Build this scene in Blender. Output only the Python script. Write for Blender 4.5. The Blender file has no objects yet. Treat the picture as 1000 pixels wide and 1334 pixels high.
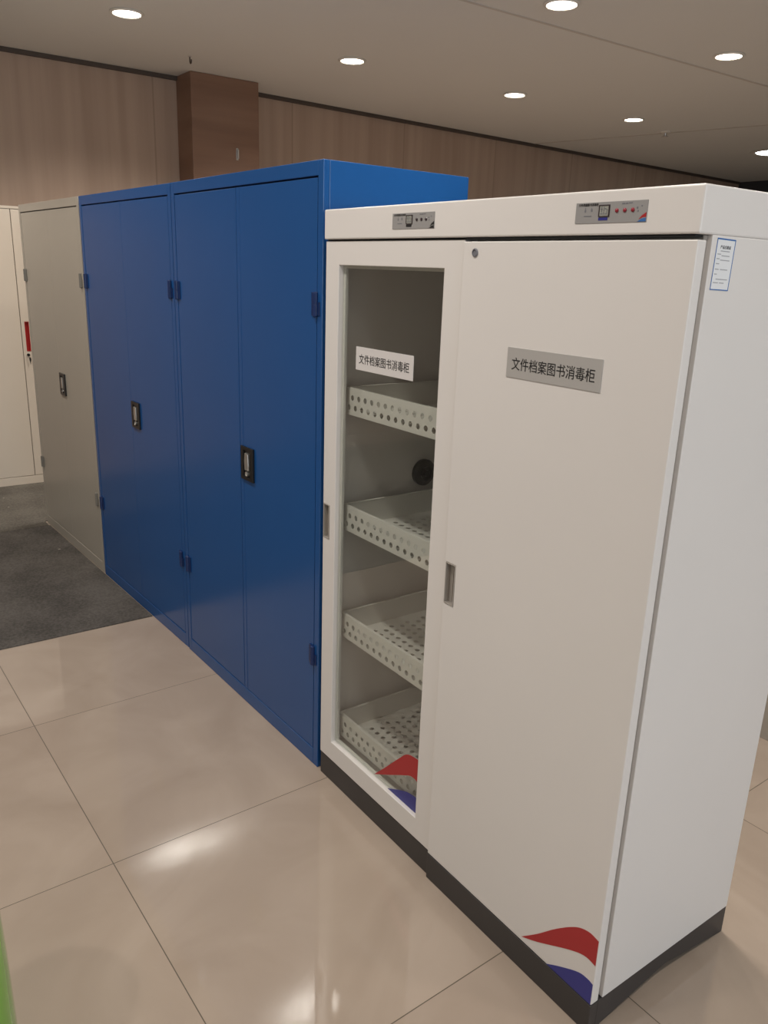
import bpy, bmesh, math, random
from mathutils import Matrix, Vector
random.seed(7)
SC = bpy.context.scene
COL = SC.collection
PI = math.pi

# ------------------------------------------------------------------ materials
def srgb(r, g, b):
    f = lambda c: (c/255/12.92) if c/255 <= .04045 else ((c/255+.055)/1.055)**2.4
    return (f(r), f(g), f(b), 1)

def mat(name, col, rough=.5, metal=0., spec=.5, noise=0., nscale=8., bump=0., bscale=200., emit=None, estr=0., coat=0.):
    m = bpy.data.materials.new(name); m.use_nodes = True
    nt = m.node_tree; b = nt.nodes['Principled BSDF']
    b.inputs['Base Color'].default_value = col
    b.inputs['Roughness'].default_value = rough
    b.inputs['Metallic'].default_value = metal
    b.inputs['Specular IOR Level'].default_value = spec
    b.inputs['Coat Weight'].default_value = coat
    tc = nt.nodes.new('ShaderNodeTexCoord')
    if noise > 0:
        n = nt.nodes.new('ShaderNodeTexNoise'); n.inputs['Scale'].default_value = nscale
        n.inputs['Detail'].default_value = 5
        nt.links.new(tc.outputs['Object'], n.inputs['Vector'])
        mx = nt.nodes.new('ShaderNodeMix'); mx.data_type = 'RGBA'
        mx.inputs[6].default_value = tuple(c*(1-noise) for c in col[:3])+(1,)
        mx.inputs[7].default_value = tuple(min(1, c*(1+noise)) for c in col[:3])+(1,)
        nt.links.new(n.outputs['Fac'], mx.inputs[0]); nt.links.new(mx.outputs[2], b.inputs['Base Color'])
    if bump > 0:
        n2 = nt.nodes.new('ShaderNodeTexNoise'); n2.inputs['Scale'].default_value = bscale
        nt.links.new(tc.outputs['Object'], n2.inputs['Vector'])
        bp = nt.nodes.new('ShaderNodeBump'); bp.inputs['Strength'].default_value = bump
        bp.inputs['Distance'].default_value = .002
        nt.links.new(n2.outputs['Fac'], bp.inputs['Height']); nt.links.new(bp.outputs['Normal'], b.inputs['Normal'])
    if emit:
        b.inputs['Emission Color'].default_value = emit; b.inputs['Emission Strength'].default_value = estr
    return m

M = {}
M['white'] = mat('white_powder_coat', (.725, .69, .665, 1), .38, noise=.02, nscale=5, bump=.05, bscale=600)
M['white_in'] = mat('white_inner_sheet', (.74, .72, .68, 1), .45)
M['ivory'] = mat('ivory_powder_coat', (.64, .56, .47, 1), .4, noise=.02, nscale=5)
M['blue'] = mat('blue_powder_coat', (.011, .076, .25, 1), .22, noise=.05, nscale=3, bump=.04, bscale=500)
M['blue_shaded'] = mat('blue_hinge_shade', (.005, .022, .10, 1), .35)  # cabinet blue darkened: recess shade of the hinges put into the colour
M['grey'] = mat('warm_grey_powder_coat', (.385, .35, .295, 1), .25, noise=.04, nscale=3, bump=.04, bscale=500)
M['grey_shaded'] = mat('grey_hinge_shade', (.20, .185, .16, 1), .4)  # cabinet grey darkened the same way, hinge recess shade as colour
M['gap'] = mat('gap_shade', (.012, .012, .012, 1), .8)  # near-black puts the shade of the door gaps into the colour
M['plinth'] = mat('charcoal_plinth', (.038, .034, .034, 1), .45, noise=.06, nscale=12)
M['black'] = mat('black_plastic', (.008, .008, .009, 1), .3)
M['silver'] = mat('silver_metal', (.62, .60, .57, 1), .3, metal=.85)
M['pull'] = mat('beige_grey_pull', (.40, .365, .33, 1), .35, metal=.3)
M['plate'] = mat('brushed_silver_plate', (.50, .48, .46, 1), .4, metal=.25)
M['plate_white'] = mat('pale_plate', (.66, .63, .62, 1), .5)
M['ink'] = mat('black_ink', (.012, .011, .011, 1), .6)
M['ink_grey'] = mat('grey_ink', (.17, .17, .19, 1), .6)
M['red'] = mat('red_decal', (.40, .018, .022, 1), .4)
M['navy'] = mat('navy_decal', (.03, .032, .22, 1), .4)
M['panel'] = mat('control_panel_grey', (.30, .29, .285, 1), .4)
M['lcd'] = mat('display_grey', (.33, .33, .29, 1), .25)
M['dot_red'] = mat('red_indicator', (.30, .02, .035, 1), .3)
M['dot_dark'] = mat('dark_indicator', (.045, .03, .035, 1), .3)
M['ink_light'] = mat('pale_ink', (.36, .36, .38, 1), .6)
M['paper'] = mat('white_paper', (.74, .745, .76, 1), .6)
M['blue_ink'] = mat('blue_ink', (.03, .13, .38, 1), .6)
M['red_slot'] = mat('red_handle', (.42, .02, .02, 1), .4)
M['green'] = mat('green_gloss_plastic', (.16, .40, .04, 1), .12, coat=.6)
M['light_trim'] = mat('white_light_trim', (.7, .68, .63, 1), .4)
M['lamp_warm'] = mat('warm_lamp', (1, 1, 1, 1), .5, emit=(1, .93, .80, 1), estr=11)
M['lamp_cool'] = mat('cool_lamp', (1, 1, 1, 1), .5, emit=(.90, 1, .98, 1), estr=14)
M['dark_brown'] = mat('shadow_gap_and_hook', (.075, .055, .043, 1), .6)  # shadow gap at the wall top as a colour; also the hook wire
M['seam'] = mat('ceiling_seam', (.52, .49, .45, 1), .8)
M['ceiling'] = mat('ceiling_paint', (.66, .66, .64, 1), .75, noise=.03, nscale=.7)
M['charcoal_wall'] = mat('charcoal_wall', (.035, .035, .038, 1), .7)

def glass_mat():
    m = bpy.data.materials.new('door_glass'); m.use_nodes = True
    nt = m.node_tree; nt.nodes.clear()
    out = nt.nodes.new('ShaderNodeOutputMaterial'); mx = nt.nodes.new('ShaderNodeMixShader')
    tr = nt.nodes.new('ShaderNodeBsdfTransparent'); tr.inputs['Color'].default_value = (.945, .955, .94, 1)
    gl = nt.nodes.new('ShaderNodeBsdfGlossy'); gl.inputs['Roughness'].default_value = .02
    lw = nt.nodes.new('ShaderNodeLayerWeight'); lw.inputs['Blend'].default_value = .5
    pw = nt.nodes.new('ShaderNodeMath'); pw.operation = 'POWER'; pw.inputs[1].default_value = 5
    ma = nt.nodes.new('ShaderNodeMath'); ma.operation = 'MULTIPLY_ADD'; ma.inputs[1].default_value = .9; ma.inputs[2].default_value = .09
    nt.links.new(lw.outputs['Facing'], pw.inputs[0]); nt.links.new(pw.outputs[0], ma.inputs[0])
    nt.links.new(ma.outputs[0], mx.inputs[0]); nt.links.new(tr.outputs[0], mx.inputs[1])
    nt.links.new(gl.outputs[0], mx.inputs[2]); nt.links.new(mx.outputs[0], out.inputs[0])
    return m
M['glass'] = glass_mat()

def wood_mat(name, c1, c2, vert=True, seam=0., rough=.5):
    m = bpy.data.materials.new(name); m.use_nodes = True
    nt = m.node_tree; b = nt.nodes['Principled BSDF']; b.inputs['Roughness'].default_value = rough
    tc = nt.nodes.new('ShaderNodeTexCoord'); mp = nt.nodes.new('ShaderNodeMapping')
    mp.inputs['Scale'].default_value = (9, 9, .35) if vert else (1, .5, 7)
    n = nt.nodes.new('ShaderNodeTexNoise'); n.inputs['Scale'].default_value = 1.; n.inputs['Detail'].default_value = 6
    nt.links.new(tc.outputs['Object'], mp.inputs['Vector']); nt.links.new(mp.outputs[0], n.inputs['Vector'])
    cr = nt.nodes.new('ShaderNodeValToRGB')
    cr.color_ramp.elements[0].position = .35; cr.color_ramp.elements[0].color = c1
    cr.color_ramp.elements[1].position = .65; cr.color_ramp.elements[1].color = c2
    nt.links.new(n.outputs['Fac'], cr.inputs[0])
    last = cr.outputs[0]
    if seam:
        sx = nt.nodes.new('ShaderNodeSeparateXYZ'); nt.links.new(tc.outputs['Object'], sx.inputs[0])
        md = nt.nodes.new('ShaderNodeMath'); md.operation = 'MODULO'; md.inputs[1].default_value = seam
        ad = nt.nodes.new('ShaderNodeMath'); ad.operation = 'ADD'; ad.inputs[1].default_value = 50*seam
        nt.links.new(sx.outputs['Y'], ad.inputs[0]); nt.links.new(ad.outputs[0], md.inputs[0])
        lt = nt.nodes.new('ShaderNodeMath'); lt.operation = 'LESS_THAN'; lt.inputs[1].default_value = .012
        nt.links.new(md.outputs[0], lt.inputs[0])
        mx = nt.nodes.new('ShaderNodeMix'); mx.data_type = 'RGBA'
        nt.links.new(lt.outputs[0], mx.inputs[0]); nt.links.new(last, mx.inputs[6])
        mx.inputs[7].default_value = tuple(c*.86 for c in c1[:3])+(1,)
        last = mx.outputs[2]
    nt.links.new(last, b.inputs['Base Color'])
    return m
M['wall'] = wood_mat('beige_wood_panel', (.40, .285, .215, 1), (.47, .345, .265, 1), seam=1.22)
M['pilaster'] = wood_mat('brown_wood', (.20, .108, .068, 1), (.265, .15, .098, 1), vert=False, rough=.4)

def tile_mat():
    m = bpy.data.materials.new('polished_beige_tile'); m.use_nodes = True
    nt = m.node_tree; b = nt.nodes['Principled BSDF']
    tc = nt.nodes.new('ShaderNodeTexCoord'); sx = nt.nodes.new('ShaderNodeSeparateXYZ')
    nt.links.new(tc.outputs['Object'], sx.inputs[0])
    def math_(op, a, bv=None):
        n = nt.nodes.new('ShaderNodeMath'); n.operation = op
        if isinstance(a, (int, float)): n.inputs[0].default_value = a
        else: nt.links.new(a, n.inputs[0])
        if bv is not None:
            if isinstance(bv, (int, float)): n.inputs[1].default_value = bv
            else: nt.links.new(bv, n.inputs[1])
        return n.outputs[0]
    masks = []; cells = []
    for ax, pitch in (('X', .80), ('Y', .796)):
        v = math_('ADD', sx.outputs[ax], pitch*40+.0012)
        r = math_('MODULO', v, pitch)
        masks.append(math_('LESS_THAN', r, .0024))
        cells.append(math_('FLOOR', math_('DIVIDE', v, pitch)))
    g = math_('MAXIMUM', masks[0], masks[1])
    n1 = nt.nodes.new('ShaderNodeTexNoise'); n1.inputs['Scale'].default_value = 2.6; n1.inputs['Detail'].default_value = 7
    n1.inputs['Distortion'].default_value = 1.4
    # every tile has its own vein pattern
    cb = nt.nodes.new('ShaderNodeCombineXYZ')
    nt.links.new(math_('MULTIPLY', cells[0], 3.7), cb.inputs[0]); nt.links.new(math_('MULTIPLY', cells[1], 5.1), cb.inputs[1])
    nt.links.new(math_('MULTIPLY', math_('ADD', cells[0], cells[1]), 2.3), cb.inputs[2])
    va = nt.nodes.new('ShaderNodeVectorMath'); va.operation = 'ADD'
    nt.links.new(tc.outputs['Object'], va.inputs[0]); nt.links.new(cb.outputs[0], va.inputs[1])
    nt.links.new(va.outputs[0], n1.inputs['Vector'])
    cr = nt.nodes.new('ShaderNodeValToRGB')
    cr.color_ramp.elements[0].position = .3; cr.color_ramp.elements[0].color = (.365, .288, .228, 1)
    cr.color_ramp.elements[1].position = .72; cr.color_ramp.elements[1].color = (.435, .35, .282, 1)
    nt.links.new(n1.outputs['Fac'], cr.inputs[0])
    mx = nt.nodes.new('ShaderNodeMix'); mx.data_type = 'RGBA'
    nt.links.new(g, mx.inputs[0]); nt.links.new(cr.outputs[0], mx.inputs[6]); mx.inputs[7].default_value = (.10, .075, .05, 1)
    nt.links.new(mx.outputs[2], b.inputs['Base Color'])
    nt.links.new(math_('ADD', math_('MULTIPLY', g, .5), .045), b.inputs['Roughness'])
    b.inputs['Specular IOR Level'].default_value = .5
    return m
M['tile'] = tile_mat()

def carpet_mat(name, c1, c2):
    m = bpy.data.materials.new(name); m.use_nodes = True
    nt = m.node_tree; b = nt.nodes['Principled BSDF']; b.inputs['Roughness'].default_value = .95
    b.inputs['Specular IOR Level'].default_value = .15
    tc = nt.nodes.new('ShaderNodeTexCoord')
    n = nt.nodes.new('ShaderNodeTexNoise'); n.inputs['Scale'].default_value = 90; n.inputs['Detail'].default_value = 4
    n2 = nt.nodes.new('ShaderNodeTexNoise'); n2.inputs['Scale'].default_value = 4; n2.inputs['Detail'].default_value = 6
    nt.links.new(tc.outputs['Object'], n.inputs['Vector']); nt.links.new(tc.outputs['Object'], n2.inputs['Vector'])
    a = nt.nodes.new('ShaderNodeMath'); a.operation = 'ADD'
    nt.links.new(n.outputs['Fac'], a.inputs[0]); nt.links.new(n2.outputs['Fac'], a.inputs[1])
    h = nt.nodes.new('ShaderNodeMath'); h.operation = 'MULTIPLY'; h.inputs[1].default_value = .5
    nt.links.new(a.outputs[0], h.inputs[0])
    cr = nt.nodes.new('ShaderNodeValToRGB')
    cr.color_ramp.elements[0].position = .38; cr.color_ramp.elements[0].color = c1
    cr.color_ramp.elements[1].position = .62; cr.color_ramp.elements[1].color = c2
    nt.links.new(h.outputs[0], cr.inputs[0])
    # sparse lint flecks
    vo = nt.nodes.new('ShaderNodeTexVoronoi'); vo.inputs['Scale'].default_value = 5
    nt.links.new(tc.outputs['Object'], vo.inputs['Vector'])
    lt = nt.nodes.new('ShaderNodeMath'); lt.operation = 'LESS_THAN'; lt.inputs[1].default_value = .035
    nt.links.new(vo.outputs['Distance'], lt.inputs[0])
    mx = nt.nodes.new('ShaderNodeMix'); mx.data_type = 'RGBA'
    nt.links.new(lt.outputs[0], mx.inputs[0]); nt.links.new(cr.outputs[0], mx.inputs[6]); mx.inputs[7].default_value = (.30, .27, .23, 1)
    nt.links.new(mx.outputs[2], b.inputs['Base Color'])
    bp = nt.nodes.new('ShaderNodeBump'); bp.inputs['Strength'].default_value = .6; bp.inputs['Distance'].default_value = .004
    nt.links.new(n.outputs['Fac'], bp.inputs['Height']); nt.links.new(bp.outputs[0], b.inputs['Normal'])
    return m
M['carpet'] = carpet_mat('dark_grey_carpet', (.065, .058, .052, 1), (.125, .112, .10, 1))
M['carpet_light'] = carpet_mat('mid_grey_carpet', (.085, .076, .064, 1), (.15, .134, .114, 1))

# ------------------------------------------------------------------ mesh helpers
def box(bm, x0, x1, y0, y1, z0, z1):
    v = [bm.verts.new((x, y, z)) for x in (x0, x1) for y in (y0, y1) for z in (z0, z1)]
    for f in ((0, 1, 3, 2), (4, 6, 7, 5), (0, 4, 5, 1), (2, 3, 7, 6), (0, 2, 6, 4), (1, 5, 7, 3)):
        bm.faces.new([v[i] for i in f])

def prism(bm, pts, a0, a1, axis='y'):
    """polygon extruded along an axis; pts are the two other coordinates."""
    def P(p, a):
        if axis == 'y': return (p[0], a, p[1])
        if axis == 'x': return (a, p[0], p[1])
        return (p[0], p[1], a)
    A = [bm.verts.new(P(p, a0)) for p in pts]; B = [bm.verts.new(P(p, a1)) for p in pts]
    n = len(pts)
    bm.faces.new(A); bm.faces.new(B[::-1])
    for i in range(n):
        bm.faces.new((A[i], B[i], B[(i+1) % n], A[(i+1) % n]))

def plate_grid(bm, xs, zs, y0, y1, holes):
    """flat slab in the x-z plane between y0 and y1, cells listed in holes left open."""
    nx, nz = len(xs)-1, len(zs)-1
    V = {}
    def v(i, j, k):
        if (i, j, k) not in V: V[i, j, k] = bm.verts.new((xs[i], (y0, y1)[k], zs[j]))
        return V[i, j, k]
    full = lambda i, j: 0 <= i < nx and 0 <= j < nz and (i, j) not in holes
    for i in range(nx):
        for j in range(nz):
            if not full(i, j): continue
            bm.faces.new((v(i, j, 0), v(i+1, j, 0), v(i+1, j+1, 0), v(i, j+1, 0)))
            bm.faces.new((v(i, j, 1), v(i, j+1, 1), v(i+1, j+1, 1), v(i+1, j, 1)))
            for di, dj, a, b in ((-1, 0, (i, j), (i, j+1)), (1, 0, (i+1, j+1), (i+1, j)), (0, -1, (i+1, j), (i, j)), (0, 1, (i, j+1), (i+1, j+1))):
                if not full(i+di, j+dj):
                    bm.faces.new((v(*a, 0), v(*b, 0), v(*b, 1), v(*a, 1)))

def lathe(bm, prof, seg=32, cap=True):
    rings = []
    for r, z in prof:
        rings.append([bm.verts.new((r*math.cos(2*PI*k/seg), r*math.sin(2*PI*k/seg), z)) for k in range(seg)])
    for a, b in zip(rings, rings[1:]):
        for k in range(seg):
            bm.faces.new((a[k], a[(k+1) % seg], b[(k+1) % seg], b[k]))
    if cap:
        bm.faces.new(rings[0][::-1]); bm.faces.new(rings[-1])

def xform(bm, mtx, start=0):
    bm.verts.ensure_lookup_table()
    for v in bm.verts[start:]: v.co = mtx @ v.co

def obj(name, bm, m, parent=None, bevel=0., smooth=False, solid=0., seg=2):
    bmesh.ops.recalc_face_normals(bm, faces=bm.faces)
    me = bpy.data.meshes.new(name); bm.to_mesh(me); bm.free()
    me.materials.append(M[m] if isinstance(m, str) else m)
    o = bpy.data.objects.new(name, me); COL.objects.link(o)
    if parent is not None: o.parent = parent
    if smooth:
        for p in me.polygons: p.use_smooth = True
        me.set_sharp_from_angle(angle=math.radians(40))
    if solid:
        md = o.modifiers.new('Solidify', 'SOLIDIFY'); md.thickness = solid; md.offset = 0
    if bevel:
        md = o.modifiers.new('Bevel', 'BEVEL'); md.width = bevel; md.segments = seg; md.limit_method = 'ANGLE'
    return o

def B(name, m, dims, parent=None, bevel=0.):
    bm = bmesh.new()
    for d in (dims if isinstance(dims[0], (tuple, list)) else [dims]): box(bm, *d)
    return obj(name, bm, m, parent, bevel)

def thing(name, label, cat, loc=(0, 0, 0), rz=0., group=None):
    o = bpy.data.objects.new(name, None); o.empty_display_size = .1; COL.objects.link(o)
    o.location = loc; o.rotation_euler = (0, 0, rz); tag(o, label, cat, group); return o
def tag(o, label, cat, group=None):
    o['label'] = label; o['category'] = cat
    if group: o['group'] = group
    return o
def struct(o):
    o['kind'] = 'structure'; return o

def text_mesh(name, body, height, width, m, parent, place, bold=.0, thick=.0004):
    """lettering as a thin solid mesh, fitted to height/width and centred, then placed by the function place(x, y, z)."""
    cu = bpy.data.curves.new('tmp_text', 'FONT'); cu.body = body; cu.size = 1
    cu.align_x = 'CENTER'; cu.offset = bold*.25; cu.extrude = .01; cu.resolution_u = 3
    to = bpy.data.objects.new('tmp_text', cu); COL.objects.link(to)
    bpy.context.view_layer.update()
    dg = bpy.context.evaluated_depsgraph_get()
    me = bpy.data.meshes.new_from_object(to.evaluated_get(dg))
    bpy.data.objects.remove(to); bpy.data.curves.remove(cu)
    xs = [v.co.x for v in me.vertices]; ys = [v.co.y for v in me.vertices]
    cx, cy = (min(xs)+max(xs))/2, (min(ys)+max(ys))/2
    sx, sy = width/(max(xs)-min(xs)), height/(max(ys)-min(ys))
    for v in me.vertices:
        v.co = place((v.co.x-cx)*sx, (v.co.y-cy)*sy, thick*(1 if v.co.z > 0 else 0))
    me.name = name; me.materials.clear(); me.materials.append(M[m])
    o = bpy.data.objects.new(name, me); COL.objects.link(o); o.parent = parent
    return o
TITLE = '\u6587\u4ef6\u6863\u6848\u56fe\u4e66\u6d88\u6bd2\u67dc'

# ------------------------------------------------------------------ the room
CZ = 2.85
# floor: square polished tiles, laid a degree off the cabinet row
bm = bmesh.new(); box(bm, -6.5, 6.5, -6.5, 12, -.05, 0)
fl = struct(obj('floor', bm, 'tile')); fl.location = (-1.045, -.666, 0); fl.rotation_euler = (0, 0, .0185)

bm = bmesh.new(); box(bm, -7.2, 5, -6, 11, CZ, CZ+.1); struct(obj('ceiling', bm, 'ceiling'))
# left wall, running away behind the row, with a slight bend at the column
bm = bmesh.new()
prism(bm, [(-5.53, -6), (-5.53, 1.5), (-5.60, 2.0), (-6.08, 9.75), (-6.3, 9.75), (-6.3, -6)], 0, CZ, 'z')
struct(obj('wall_left', bm, 'wall'))
bm = bmesh.new(); box(bm, -6.3, 5, 9.75, 9.9, 0, CZ); struct(obj('wall_back', bm, 'charcoal_wall'))
bm = bmesh.new(); box(bm, 4.9, 5.0, 2.2, 9.75, 0, CZ); struct(obj('light_block_wall', bm, 'charcoal_wall'))  # unseen wall, added to keep ambient light off the far end
bm = bmesh.new()
prism(bm, [(-5.535, -6), (-5.535, 1.41), (-5.505, 1.41), (-5.505, -6)], CZ-.028, CZ-.001, 'z')
prism(bm, [(-5.605, 1.95), (-6.085, 9.75), (-6.05, 9.75), (-5.57, 1.95)], CZ-.028, CZ-.001, 'z')
struct(obj('shadow_gap_strip', bm, 'dark_brown'))  # dark strip painted in for the shadow line under the ceiling
bm = bmesh.new(); box(bm, -5.62, -5.26, 1.407, 1.95, 0, CZ-.001)
struct(obj('trim_2', bm, 'pilaster', bevel=.004))
bm = bmesh.new(); prism(bm, [(-2.83, -3), (-2.81, -3), (-2.725, 5.93), (-2.745, 5.93)], CZ-.003, CZ+.01, 'z')
prism(bm, [(-6.0, 5.36), (-6.0, 5.40), (1.6, 7.24), (1.6, 7.20)], CZ-.003, CZ+.01, 'z')
struct(obj('trim_3', bm, 'seam'))

bm = bmesh.new()
prism(bm, [(-4.055, -4.5), (-2.50, -4.5), (-2.50, -.027), (-3.12, -.050), (-4.055, -.084)], 0, .004, 'z')
tag(obj('carpet', bm, 'carpet'), 'dark charcoal carpet strip on the floor in front of the grey cabinet', 'carpet')
bm = bmesh.new()
prism(bm, [(-5.08, -4.5), (-4.058, -4.5), (-4.058, -.090), (-4.15, -.090), (-4.15, 1.4), (-5.08, 1.4)], 0, .0045, 'z')
tag(obj('carpet', bm, 'carpet_light'), 'lighter grey carpet strip at the foot of the ivory cabinet', 'carpet')

# ------------------------------------------------------------------ ceiling fittings
LG = 'recessed ceiling downlights'
def downlight(x, y, label, r=.075, cool=False):
    t = thing('downlight', label, 'ceiling light', (x, y, CZ), 0, LG)
    bm = bmesh.new()
    lathe(bm, [(r*1.0, -.001), (r*1.22, -.001), (r*1.25, -.004), (r*1.2, -.008), (r*1.04, -.011), (r*.98, -.006), (r*.98, -.001)], 40, cap=False)
    obj('trim_ring', bm, 'light_trim', t, smooth=True)
    bm = bmesh.new()
    lathe(bm, [(r*.98, -.004), (r*.8, -.010), (r*.5, -.014), (r*.02, -.016)], 40)
    obj('lamp', bm, 'lamp_cool' if cool else 'lamp_warm', t, smooth=True)
    return t
def spot(x, y, e, col=(1, .94, .86), ang=140, blend=.6, r=.07):
    l = bpy.data.lights.new('downlight_beam', 'SPOT'); l.energy = e; l.color = col
    l.spot_size = math.radians(ang); l.spot_blend = blend; l.shadow_soft_size = r
    o = bpy.data.objects.new('downlight_beam', l); COL.objects.link(o); o.location = (x, y, CZ-.03)
    return o
downlight(-4.188, .592, 'warm downlight above the beige wall, upper left corner of the photo')
downlight(-4.188, 2.09, 'warm downlight in the ceiling, above the blue cabinets in the photo')
downlight(-4.188, 3.58, 'warm downlight, third along the row beside the wall, right of the ceiling centre')
downlight(-4.180, 5.00, 'farthest small warm downlight, fourth along the row beside the wall')
downlight(-2.480, 2.232, 'warm downlight cut by the top edge of the photo')
downlight(-2.470, 3.70, 'warm downlight near the right edge, above the white cabinet top corner')
downlight(-2.46, .94, 'warm downlight just above the top edge of the photo, mirrored in the floor tiles')
downlight(-4.27, 7.5, 'large cool white ceiling light at the right edge in the dim end', .22, True)
E_ = 62
for x in (-4.188, -2.475, -.76, .95):
    for y in (-2.35, -.88, .70, 2.12, 3.62, 5.0):
        if (x < -2 and y < -2) or (x > -2 and y > 3): continue
        spot(x, y, E_*(.40 if x > 0 or y > 4.5 else .6 if (x > -1 and y < -2) else 1.))
spot(-4.33, 7.42, 25, (.85, 1, 1))

t = thing('ceiling_hook', 'small dark hook hanging from the ceiling beside the brown column', 'hook', (-4.869, 1.242, CZ))
bm = bmesh.new(); lathe(bm, [(.004, 0), (.012, -.001), (.012, -.003), (.006, -.006)], 20)
obj('hook_plate', bm, 'seam', t, smooth=True)
bm = bmesh.new()
pth = [(0, 0, -.006), (0, 0, -.03)]+[(.012-.012*math.cos(a), 0, -.03-.016*math.sin(a)) for a in [PI*k/8 for k in range(1, 10)]]
rings = []
for i, p in enumerate(pth):
    q = Vector(pth[min(i+1, len(pth)-1)])-Vector(pth[max(i-1, 0)]); q.normalize()
    n = q.cross(Vector((0, 1, 0))).normalized(); b2 = Vector((0, 1, 0))
    rings.append([bm.verts.new(Vector(p)+.0045*(math.cos(2*PI*k/8)*n+math.sin(2*PI*k/8)*b2)) for k in range(8)])
for a, b in zip(rings, rings[1:]):
    for k in range(8): bm.faces.new((a[k], a[(k+1) % 8], b[(k+1) % 8], b[k]))
bm.faces.new(rings[0]); bm.faces.new(rings[-1])
obj('hook_wire', bm, 'dark_brown', t, smooth=True)

t = thing('sprinkler', 'tiny pale sprinkler on the ceiling near the cool white light', 'sprinkler', (-4.36, 5.70, CZ))
bm = bmesh.new(); lathe(bm, [(.05, -.0005), (.05, -.006), (.035, -.014)], 24); obj('escutcheon', bm, 'light_trim', t, smooth=True)
bm = bmesh.new(); lathe(bm, [(.012, -.014), (.012, -.03), (.008, -.04), (.028, -.042), (.028, -.045)], 20); obj('sprinkler_head', bm, 'silver', t, smooth=True)

t = thing('wall_fitting', 'small pale vertical fitting on the front of the brown column', 'fitting', (-5.26, 1.764, 2.30))
B('backplate', 'silver', (0, .004, -.009, .009, -.01, .075), t, .002)
B('grip', 'silver', [(.004, .016, -.004, .004, 0, .008), (.004, .016, -.004, .004, .057, .065), (.014, .022, -.005, .005, 0, .065)], t, .002)

# ------------------------------------------------------------------ hinged steel cabinets
CW, CD, CH = .996, .501, 1.80
def hinged_cabinet(label, loc, rz, paint, hinge_shade, seam_open=.006):
    t = thing('storage_cabinet', label, 'cabinet', loc, rz)     # base, middle of the front edge
    w = CW/2
    # carcass with face frame, kick strip and header
    bm = bmesh.new()
    box(bm, -w, w, .019, CD, 0, CH)
    box(bm, -w, -w+.026, 0, .019, 0, CH); box(bm, w-.026, w, 0, .019, 0, CH)
    box(bm, -w+.026, w-.026, 0, .019, 1.762, CH)
    box(bm, -w+.026, w-.026, 0, .019, 0, .055)
    obj('carcass', bm, paint, t, .0018)
    bm = bmesh.new(); box(bm, -w+.027, w-.027, .0165, .0188, .056, 1.761)
    obj('door_rebate', bm, 'gap', t)
    doors = []
    for s in (-1, 1):
        bm = bmesh.new()
        xa, xb = (-w+.030, -seam_open/2) if s < 0 else (seam_open/2, w-.030)
        box(bm, xa, xb, .0012, .016, .0585, 1.7575)
        if s > 0 and seam_open > .001: box(bm, xa, xa+.020, .0002, .0012, .0585, 1.7575)       # folded meeting edge
        d = obj('door', bm, paint, t, .0012)
        doors.append(d)
        for z in (.387, 1.438):
            hx = s*(w-.028)
            bm = bmesh.new()
            box(bm, min(hx, hx-s*.022), max(hx, hx-s*.022), -.0035, .001, z-.031, z+.031)
            box(bm, min(hx, hx+s*.018), max(hx, hx+s*.018), -.003, .001, z-.029, z+.006)
            n0 = len(bm.verts)
            lathe(bm, [(.0025, -.033), (.0075, -.031), (.0075, -.001), (.0066, 0), (.0075, .001), (.0075, .031), (.0025, .033)], 14)
            xform(bm, Matrix.Translation((hx, -.004, z)), n0)
            obj('hinge', bm, hinge_shade, d, .001)
    d = doors[1]
    hx, hz = .056, .906
    bm = bmesh.new()
    plate_grid(bm, [hx-.042, hx-.024, hx+.024, hx+.042], [hz-.056, hz-.044, hz+.044, hz+.056], -.006, .0012, {(1, 1)})
    box(bm, hx-.025, hx+.025, -.0012, .0009, hz-.045, hz+.045)
    obj('handle_surround', bm, 'black', d, .003)
    bm = bmesh.new()
    pr = [(hx-.012, hz-.022), (hx+.012, hz-.022), (hx+.014, hz-.005), (hx+.011, hz+.034), (hx-.011, hz+.036), (hx-.014, hz+.010)]
    prism(bm, pr, -.0085, -.0005)
    obj('handle_lever', bm, 'silver', d, .002)
    bm = bmesh.new(); lathe(bm, [(.0085, 0), (.0085, .007), (.006, .008), (.006, .0065), (.001, .0065)], 20)
    xform(bm, Matrix.Translation((hx, -.001, hz-.034)) @ Matrix.Rotation(PI/2, 4, 'X'))
    obj('lock', bm, 'silver', d, smooth=True)
    return t

th1, th2 = .01984, .0361
def front_mid(rx, ry, th): return (rx-CW/2*math.cos(th), ry-CW/2*math.sin(th), 0)
hinged_cabinet('tall blue steel cabinet standing against the white glass-door cabinet', front_mid(-1.1195, .0082, th1), th1, 'blue', 'blue_shaded')
hinged_cabinet('tall blue steel cabinet between the other blue cabinet and the grey one', front_mid(-2.1239, -.0098, th2), th2, 'blue', 'blue_shaded', .0006)
gx, gy = -2.1239-(CW+.012)*math.cos(th2), -.0098-(CW+.012)*math.sin(th2)
hinged_cabinet('tall warm grey steel cabinet at the far left end of the row, on carpet', front_mid(gx, gy, th2), th2, 'grey', 'grey_shaded', .0006)

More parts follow.
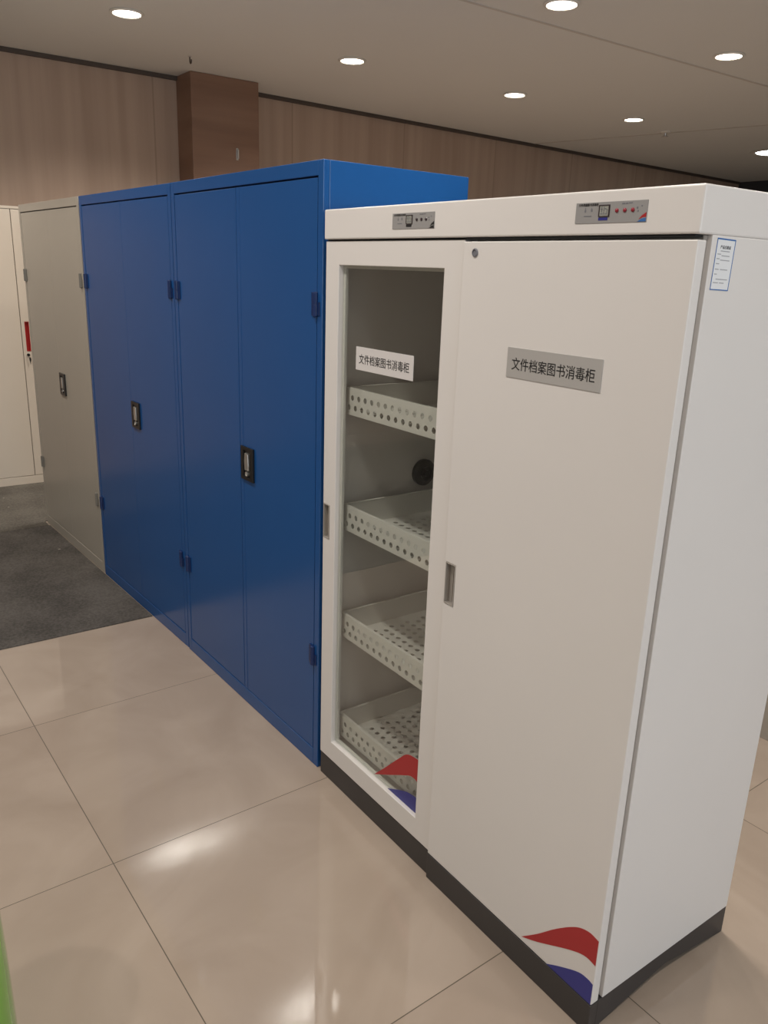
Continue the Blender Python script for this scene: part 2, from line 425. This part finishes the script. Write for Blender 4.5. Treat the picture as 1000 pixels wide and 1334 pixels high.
# ------------------------------------------------------------------ ivory two-door cabinet against the wall, facing along the row
t = thing('filing_cabinet', 'ivory two-door steel cabinet with red handle at the left edge, by the wall', 'cabinet', (-5.085, .074, 0), PI/2)
w = .45; D_ = .43; H_ = 1.842
bm = bmesh.new()
box(bm, -w, w, .019, D_, 0, H_)
box(bm, -w, -w+.022, 0, .019, 0, H_); box(bm, w-.022, w, 0, .019, 0, H_)
box(bm, -w+.022, w-.022, 0, .019, 1.826, H_); box(bm, -w+.022, w-.022, 0, .019, 0, .058)
obj('carcass', bm, 'ivory', t, .0018)
B('door_rebate', 'gap', (-w+.023, w-.023, .0165, .0188, .059, 1.825), t)
bm = bmesh.new(); box(bm, -w+.025, -.002, .0008, .016, .0615, 1.823); obj('door', bm, 'ivory', t, .0012)
bm = bmesh.new()
plate_grid(bm, [.002, .024, .050, w-.025], [.0615, .922, 1.117, 1.823], .0008, .016, {(1, 1)})
d = obj('door', bm, 'ivory', t, .0012)
bm = bmesh.new()
plate_grid(bm, [.024, .0265, .0475, .050], [.922, .9245, 1.1145, 1.117], -.0006, .014, {(1, 1)})
box(bm, .0265, .0475, .012, .014, .9245, 1.1145)
o = obj('recessed_handle', bm, 'red_slot', d); o['label'] = 'red recessed handle'
bm = bmesh.new(); lathe(bm, [(.010, 0), (.010, .006), (.007, .007)], 20)
xform(bm, Matrix.Translation((.031, .0008, .898)) @ Matrix.Rotation(PI/2, 4, 'X'))
box(bm, .029, .033, -.020, -.006, .890, .906)
obj('lock', bm, 'black', d, .001)
bm = bmesh.new(); prism(bm, [(.030, .882), (.040, .882), (.042, .866), (.038, .850), (.036, .832), (.033, .850), (.030, .866)], -.018, -.015)
obj('key', bm, 'black', d)

# ------------------------------------------------------------------ the white disinfection cabinet
W, D, H, ZH, ZB = 1.0986, .4971, 1.6765, 1.6042, .0766
XS = .5483
root = thing('disinfection_cabinet', 'white two-door disinfection cabinet, its left door glazed, on dark plinth', 'cabinet', (-W/2, 0, 0))
ox = W/2                                      # the children below are written with x = 0 at the right front corner
def sh(o): o.location.x += ox; return o

# carcass: side panels, back, divider, floor and roof, front frame behind the doors
bm = bmesh.new()
box(bm, -.020, 0, .036, D, ZB, ZH)
box(bm, -W, -W+.018, .030, D, ZB, ZH)
box(bm, -W+.018, -.020, D-.012, D, ZB, ZH)
box(bm, -.552, -.534, .036, D-.012, ZB, ZH)
box(bm, -W+.018, -.020, .030, D-.012, ZB, ZB+.03)
box(bm, -W+.018, -.020, .030, D-.012, ZH-.02, ZH)
sh(obj('carcass', bm, 'white', root, .0015))
bm = bmesh.new(); box(bm, -.534, -.009, .025, .0355, ZB+.004, ZH-.001); sh(obj('door_rebate', bm, 'pull', root))
bm = bmesh.new(); box(bm, -W, 0, 0, D, ZH, H); sh(obj('top_cover', bm, 'white', root, .003))

bm = bmesh.new(); box(bm, -.5455, -.010, .004, .0245, ZH-.0045, ZH-.0003); sh(obj('gap_shade_strip', bm, 'gap', root))  # black strip painting the gap shade between top cover and solid door
bm = bmesh.new(); box(bm, -W+.002, -.5515, .010, .029, ZH-.0035, ZH-.0003); sh(obj('gap_shade_strip', bm, 'gap', root))  # same painted gap shade, narrower, over the glass door

# plinth: two front boards a few millimetres apart, right end cut away underneath
bm = bmesh.new()
box(bm, -W, -.549, .008, .030, 0, ZB-.002)
box(bm, -.549, -.001, 0, .024, 0, ZB-.002)
prism(bm, [(.024, 0), (.258, .036), (.490, 0), (D, 0), (D, ZB-.001), (.024, ZB-.001)], -.016, -.001, 'x')
prism(bm, [(.030, 0), (.258, .036), (.490, 0), (D, 0), (D, ZB-.001), (.030, ZB-.001)], -W, -W+.016, 'x')
box(bm, -W+.016, -.016, D-.02, D, 0, ZB-.001)
sh(obj('plinth', bm, 'plinth', root, .0012))

def pull_handle(door, x0, x1, z0, z1, y):
    bm = bmesh.new()
    plate_grid(bm, [x0, x0+.0022, x1-.0022, x1], [z0, z0+.0025, z1-.0025, z1], y-.0012, y+.016, {(1, 1)})
    box(bm, x0+.0022, x1-.0022, y+.012, y+.016, z0+.0025, z1-.0025)
    prism(bm, [(x0+.55*(x1-x0), y+.012), (x0+.66*(x1-x0), y+.003), (x0+.72*(x1-x0), y+.003), (x0+.72*(x1-x0), y+.012)], z0+.012, z1-.003, 'z')
    return obj('pull_handle', bm, 'pull', door, .0006)      # children of a door share the door's origin

def front(yf, cx, cz): return lambda x, y, z: (cx+x, yf-z, cz+y)

def smooth_poly(ctrl, n=8):
    """Catmull-Rom through an open list of points."""
    out = []
    P = [ctrl[0]]+list(ctrl)+[ctrl[-1]]
    for i in range(1, len(P)-2):
        for k in range(n):
            u = k/n
            out.append(tuple(.5*((2*P[i][c])+(-P[i-1][c]+P[i+1][c])*u+(2*P[i-1][c]-5*P[i][c]+4*P[i+1][c]-P[i+2][c])*u*u+(-P[i-1][c]+3*P[i][c]-3*P[i+1][c]+P[i+2][c])*u**3) for c in (0, 1)))
    out.append(tuple(ctrl[-1])); return out
def decal(name, top, bottom, y, m, door):
    pts = smooth_poly(top)+smooth_poly(bottom)
    cl = [pts[0]]
    for p in pts[1:]:
        if math.dist(p, cl[-1]) > 1e-5: cl.append(p)
    if math.dist(cl[0], cl[-1]) < 1e-5: cl.pop()
    bm = bmesh.new(); prism(bm, cl, y-.0005, y+.0001)
    bmesh.ops.triangulate(bm, faces=[f for f in bm.faces if len(f.verts) > 4])
    o = obj(name, bm, m, door); return o

# right, solid door
bm = bmesh.new()
plate_grid(bm, [-XS, -.543, -.510, -.0005], [ZB+.001, .790, .892, ZH-.0085], .0, .0225, {(1, 1)})
rd = sh(obj('solid_door', bm, 'white', root, .002))
pull_handle(rd, -.543, -.510, .790, .892, 0)
bm = bmesh.new(); lathe(bm, [(.0085, -.002), (.0085, .002), (.0065, .003), (.006, .001), (.001, .001)], 24)
xform(bm, Matrix.Translation((-.5105, 0, 1.574)) @ Matrix.Rotation(PI/2, 4, 'X'))
o = obj('lock', bm, 'ink_grey', rd, smooth=True)
bm = bmesh.new(); box(bm, -.394, -.155, -.0014, 0, 1.3375, 1.3965)
o = obj('name_plate', bm, 'plate', rd, .0004); o['label'] = 'silver plate with black Chinese lettering'
text_mesh('lettering', TITLE, .0245, .210, 'ink', o, front(-.0014, -.2745, 1.3655), .012)
decal('red_swoosh', [(-.205, .0885), (-.160, .133), (-.112, .186), (-.063, .231), (-.029, .246), (-.0025, .243)],
      [(-.0025, .180), (-.032, .182), (-.074, .163), (-.157, .113), (-.205, .0885)], 0, 'red', rd)
decal('blue_swoosh', [(-.127, .0782), (-.088, .104), (-.042, .130), (-.017, .134), (-.0025, .131)],
      [(-.0025, .0785), (-.127, .0782)], 0, 'navy', rd)

# left, glazed door
yl = .006
bm = bmesh.new()
plate_grid(bm, [-W, -1.0955, -1.064, -1.036, -.614, -.5505], [ZB+.001, .140, .790, .891, 1.5415, ZH-.0045], yl, yl+.020,
           {(3, 1), (3, 2), (3, 3), (1, 2)})
gd = sh(obj('glass_door', bm, 'white', root, .003))
pull_handle(gd, -1.0955, -1.064, .790, .891, yl)
bm = bmesh.new(); box(bm, -1.040, -.610, yl+.012, yl+.016, .136, 1.5455); obj('glass', bm, 'glass', gd)
bm = bmesh.new()                                                                   # pale gasket behind the frame
plate_grid(bm, [-1.046, -1.028, -.622, -.604], [.130, .148, 1.534, 1.552], yl+.0165, yl+.0245, {(1, 1)})
obj('gasket', bm, 'white_in', gd, .001)
yg = yl+.012
bm = bmesh.new(); box(bm, -.964, -.721, yg-.0012, yg, 1.2845, 1.3435)
o = obj('name_plate', bm, 'plate_white', gd, .0004); o['label'] = 'pale plate with black Chinese lettering on the glass'
text_mesh('lettering', TITLE, .0245, .212, 'ink', o, front(yg-.0012, -.843, 1.3135), .012)
decal('red_swoosh', [(-.822, .1475), (-.768, .202), (-.713, .260), (-.672, .297), (-.6145, .306)],
      [(-.6145, .236), (-.650, .241), (-.685, .225), (-.753, .186), (-.822, .1475)], yg, 'red', gd)
decal('blue_swoosh', [(-.755, .141), (-.707, .165), (-.664, .183), (-.6145, .190)], [(-.6145, .1405), (-.755, .141)], yg, 'navy', gd)

# perforated trays
def holed(bm, u0, u1, v0, v1, pu, rows, rad, P, stagger=True):
    """sheet from u0..u1, v0..v1 with rows of round holes; P maps (u, v) to a point."""
    vert = {}
    def V(u, v):
        k = (round(u, 6), round(v, 6))
        if k not in vert: vert[k] = bm.verts.new(P(u, v))
        return vert[k]
    rh = (v1-v0)/rows
    for r in range(rows):
        va, vb = v0+r*rh, v0+(r+1)*rh
        off = .5*pu if (stagger and r % 2) else 0
        n = int((u1-u0-pu+1e-6)/pu)
        st = u0+.25*pu+off
        edges = [u0]+[st+k*pu for k in range(n+1)]+[u1]
        for i, (a, b) in enumerate(zip(edges, edges[1:])):
            if b-a < 1e-5: continue
            if i == 0 or i == len(edges)-2:
                bm.faces.new((V(a, va), V(b, va), V(b, vb), V(a, vb))); continue
            cu, cv = (a+b)/2, (va+vb)/2; hu, hv = (b-a)/2, (vb-va)/2
            inn, outr = [], []
            for k in range(16):
                an = 2*PI*k/16; c, s = math.cos(an), math.sin(an)
                inn.append(bm.verts.new(P(cu+rad*c, cv+rad*s)))
                q = max(abs(c), abs(s)); outr.append(V(cu+hu*c/q, cv+hv*s/q))
            for k in range(16):
                bm.faces.new((inn[k], outr[k], outr[(k+1) % 16], inn[(k+1) % 16]))

TR = [1.226, .893, .559, .222]
x0t, x1t, y0t, y1t, ht = -1.056, -.560, .045, .455, .073
bm = bmesh.new()
def quad(*p): bm.faces.new([bm.verts.new(q) for q in p])
holed(bm, x0t, x1t, -.066, -.012,   .0305, 2, .0076, lambda u, v: (u, y0t, v))
quad((x0t, y0t, -ht), (x1t, y0t, -ht), (x1t, y0t, -.066), (x0t, y0t, -.066))
quad((x0t, y0t, -.012), (x1t, y0t, -.012), (x1t, y0t, 0), (x0t, y0t, 0))
quad((x0t, y0t, 0), (x1t, y0t, 0), (x1t, y0t+.009, 0), (x0t, y0t+.009, 0))
holed(bm, x0t+.02, x1t-.02, y0t+.02, y1t-.02, .0305, 12, .0076, lambda u, v: (u, v, -ht+.003))
for (a, b, c, d_) in ((x0t, x1t, y0t, y0t+.02), (x0t, x1t, y1t-.02, y1t), (x0t, x0t+.02, y0t+.02, y1t-.02), (x1t-.02, x1t, y0t+.02, y1t-.02)):
    quad((a, c, -ht+.003), (b, c, -ht+.003), (b, d_, -ht+.003), (a, d_, -ht+.003))
for xx, s in ((x0t, 1), (x1t, -1)):
    quad((xx, y0t, -ht), (xx, y1t, -ht), (xx, y1t, 0), (xx, y0t, 0))
    quad((xx, y0t, 0), (xx, y1t, 0), (xx+s*.008, y1t, 0), (xx+s*.008, y0t, 0))
quad((x0t, y1t, -ht), (x1t, y1t, -ht), (x1t, y1t, 0), (x0t, y1t, 0))
bmesh.ops.remove_doubles(bm, verts=bm.verts, dist=1e-5)
tr = sh(obj('perforated_tray', bm, 'white_in', root, solid=.0014)); tr.location.z = TR[0]
for z in TR[1:]:
    c = tr.copy(); COL.objects.link(c); c.parent = root; c.location.z = z

# black cable gland on the inner left side
bm = bmesh.new()
lathe(bm, [(.041, 0), (.041, .010), (.034, .018), (.022, .020), (.016, .012), (.010, .012), (.010, .026), (.002, .028)], 28)
xform(bm, Matrix.Translation((-W+.018, .350, .945)) @ Matrix.Rotation(PI/2, 4, 'Y'))
o = sh(obj('cable_gland', bm, 'black', root, smooth=True)); o['label'] = 'black round gland inside the cabinet'

# control panels on the top cover
def control_panel(x0, x1, lit):
    z0, z1 = 1.6235, 1.6575
    w_, h_ = x1-x0, z1-z0
    bm = bmesh.new(); box(bm, x0, x1, -.0010, 0, z0, z1)
    p = sh(obj('control_panel', bm, 'panel', root, .0003))
    U = lambda u: x0+u*w_
    Vv = lambda v: z0+v*h_
    def mark(name, m, rects, th=.0004):
        bm = bmesh.new()
        for a, b, c, d in rects: box(bm, U(a), U(b), -.001-th, -.001, Vv(c), Vv(d))
        return obj(name, bm, m, p)
    mark('display', 'lcd', [(.345, .495, .30, .86)], .0008)
    bm = bmesh.new()
    for a, b, c, d in [(.345, .495, .82, .86), (.345, .495, .30, .34), (.345, .356, .34, .82), (.484, .495, .34, .82)]:
        box(bm, U(a), U(b), -.0026, -.0010, Vv(c), Vv(d))
    obj('display_frame', bm, 'dot_dark', p)
    bm = bmesh.new()
    for a, b, c, d in [(.370, .400, .64, .68), (.384, .389, .52, .78), (.415, .420, .55, .78), (.430, .450, .66, .70), (.455, .470, .60, .64),
                       (.372, .398, .42, .47), (.412, .420, .40, .52), (.432, .452, .42, .46), (.458, .463, .40, .56)]:
        box(bm, U(a), U(b), -.0024, -.0018, Vv(c), Vv(d))
    obj('display_segments', bm, 'ink_grey', p)
    text_mesh('panel_lettering', TITLE, .0046, w_*.29, 'ink', p, front(-.001, U(.185), Vv(.885)), .012)
    for rc in [(.135, .155, .54, .66), (.225, .248, .56, .68), (.142, .149, .66, .76), (.233, .240, .68, .74), (.13, .24, .33, .37),
                                      (.66, .70, .85, .91), (.71, .74, .85, .91), (.75, .80, .87, .91), (.86, .88, .62, .70), (.92, .935, .70, .76), (.875, .89, .48, .55)]:
        mark('printed_mark', 'ink_grey', [rc])
    mark('blue_strip', 'navy' if lit else 'ink', [(.345, .475, .13, .27)])
    for u in (.597, .705, .812):
        bm = bmesh.new(); lathe(bm, [(.0034, 0), (.0034, .001), (.0024, .002), (.0003, .0023)], 20)
        xform(bm, Matrix.Translation((U(u), -.001, Vv(.57))) @ Matrix.Rotation(PI/2, 4, 'X'))
        obj('indicator_light', bm, 'dot_red' if lit else 'dot_dark', p, smooth=True)
    bm = bmesh.new(); prism(bm, [(U(.90), Vv(.12)), (U(.94), Vv(.30)), (U(.995), Vv(.44)), (U(.995), Vv(.22)), (U(.955), Vv(.22))], -.0014, -.0009)
    obj('corner_swoosh', bm, 'red' if lit else 'ink', p)
    bm = bmesh.new(); prism(bm, [(U(.885), Vv(.02)), (U(.94), Vv(.15)), (U(.995), Vv(.19)), (U(.995), Vv(.02))], -.0014, -.0009)
    obj('corner_swoosh', bm, 'blue_ink' if lit else 'ink', p)
control_panel(-.800, -.647, False)
control_panel(-.252, -.101, True)

# certificate sticker on the side panel, a little askew
bm = bmesh.new()
box(bm, 0, .0004, -.0255, .0255, -.0395, .0395)
st = sh(obj('sticker', bm, 'paper', root)); st.location = (ox+.0001, .0735, 1.5605); st.rotation_euler = (math.radians(-1.5), 0, 0)
bm = bmesh.new()
for a, b, c, d in [(-.0255, .0255, .0375, .0395), (-.0255, .0255, -.0395, -.0380), (-.0255, -.0240, -.038, .0375), (.0240, .0255, -.038, .0375)]:
    box(bm, .0004, .0007, a, b, c, d)
obj('sticker_border', bm, 'blue_ink', st)
side = lambda cy, cz: (lambda x, y, z: (.0004+z, cy+x, cz+y))
text_mesh('sticker_heading', '\u4ea7\u54c1\u5408\u683c\u8bc1', .0055, .029, 'ink', st, side(0, .0265), .015, .0003)
bm = bmesh.new()
for a, b, z in [(-.012, .013, .0205), (-.020, -.010, .0155), (-.008, .014, .0135), (-.020, -.012, .0085), (-.010, .016, .0068), (-.020, -.011, .0010),
                (-.020, -.010, -.0075), (-.006, .014, -.0075), (-.020, -.013, -.0150), (-.014, .018, -.0225), (-.020, -.006, -.0280), (-.003, .010, -.0280)]:
    box(bm, .0004, .0006, a, b, z-.0007, z+.0007)
obj('sticker_lines', bm, 'ink_light', st)

# ------------------------------------------------------------------ grey cabinet in the row behind (a sliver shows past the white one)
t = thing('filing_cabinet', 'plain grey back of a steel cabinet, a sliver past the white cabinet lower right edge', 'cabinet', (-.78, 1.83, 0), PI)
bm = bmesh.new(); box(bm, -.45, .45, .016, .42, 0, 1.66)
box(bm, -.45, -.425, 0, .016, 0, 1.66); box(bm, .425, .45, 0, .016, 0, 1.66); box(bm, -.425, .425, 0, .016, 1.62, 1.66); box(bm, -.425, .425, 0, .016, 0, .05)
obj('carcass', bm, 'grey', t, .002)
for a, b in ((-.422, -.0015), (.0015, .422)):
    bm = bmesh.new(); box(bm, a, b, .001, .015, .053, 1.617); dd = obj('door', bm, 'grey', t, .0012)
    bm = bmesh.new(); hx = -.04 if a < 0 else .04; box(bm, hx-.01, hx+.01, -.012, .001, .80, .93); obj('handle', bm, 'silver', dd, .003)

# ------------------------------------------------------------------ glossy green bin at the lower left corner
t = thing('waste_bin', 'glossy green plastic bin cut off by the lower left corner', 'bin', (-.690, -1.120, 0))
bm = bmesh.new(); lathe(bm, [(.134, 0), (.140, .006), (.138, .20), (.132, .43), (.128, .43), (.130, .010), (.001, .008)], 48, cap=False)
obj('bin_body', bm, 'green', t, smooth=True)
bm = bmesh.new(); lathe(bm, [(.127, .424), (.135, .426), (.137, .434), (.132, .446), (.105, .475), (.060, .492), (.003, .497)], 48, cap=False)
obj('lid', bm, 'green', t, smooth=True)

# ------------------------------------------------------------------ daylight and hall light from the open right and front
def area(loc, tgt, sx, sy, e, col):
    l = bpy.data.lights.new('hall_light', 'AREA'); l.shape = 'RECTANGLE'; l.size = sx; l.size_y = sy; l.energy = e; l.color = col
    o = bpy.data.objects.new('hall_light', l); COL.objects.link(o); o.location = loc
    o.rotation_euler = (Vector(tgt)-Vector(loc)).to_track_quat('-Z', 'Y').to_euler()
    return o
area((4.8, -.2, 1.7), (0, .3, 1.1), 3, 2.2, 62, (.78, .90, 1))

wd = bpy.data.worlds.new('World'); SC.world = wd; wd.use_nodes = True
bg = wd.node_tree.nodes['Background']; bg.inputs[0].default_value = (1, .97, .93, 1); bg.inputs[1].default_value = .26

# ------------------------------------------------------------------ camera
cam = bpy.data.cameras.new('Camera'); co = bpy.data.objects.new('Camera', cam); COL.objects.link(co)
cam.sensor_fit = 'AUTO'; cam.sensor_width = 36; cam.lens = 1040.18*36/1334; cam.clip_start = .02
r = Vector((.58130062, .81299193, .03367063)); u = Vector((-.25559779, .1431574, .95612537)); f = Vector((-.77250201, .56440242, -.29101642))
mtx = Matrix((r, u, -f)).transposed().to_4x4(); mtx.translation = (.77411814, -1.14589717, 1.53591691)
co.matrix_world = mtx
SC.camera = co

vs = SC.view_settings
vs.view_transform = 'Standard'; vs.look = 'None'; vs.exposure = .36; vs.gamma = 1; vs.use_curve_mapping = False
SC.cycles.use_denoising = True
SC.cycles.max_bounces = 10; SC.cycles.transparent_max_bounces = 16
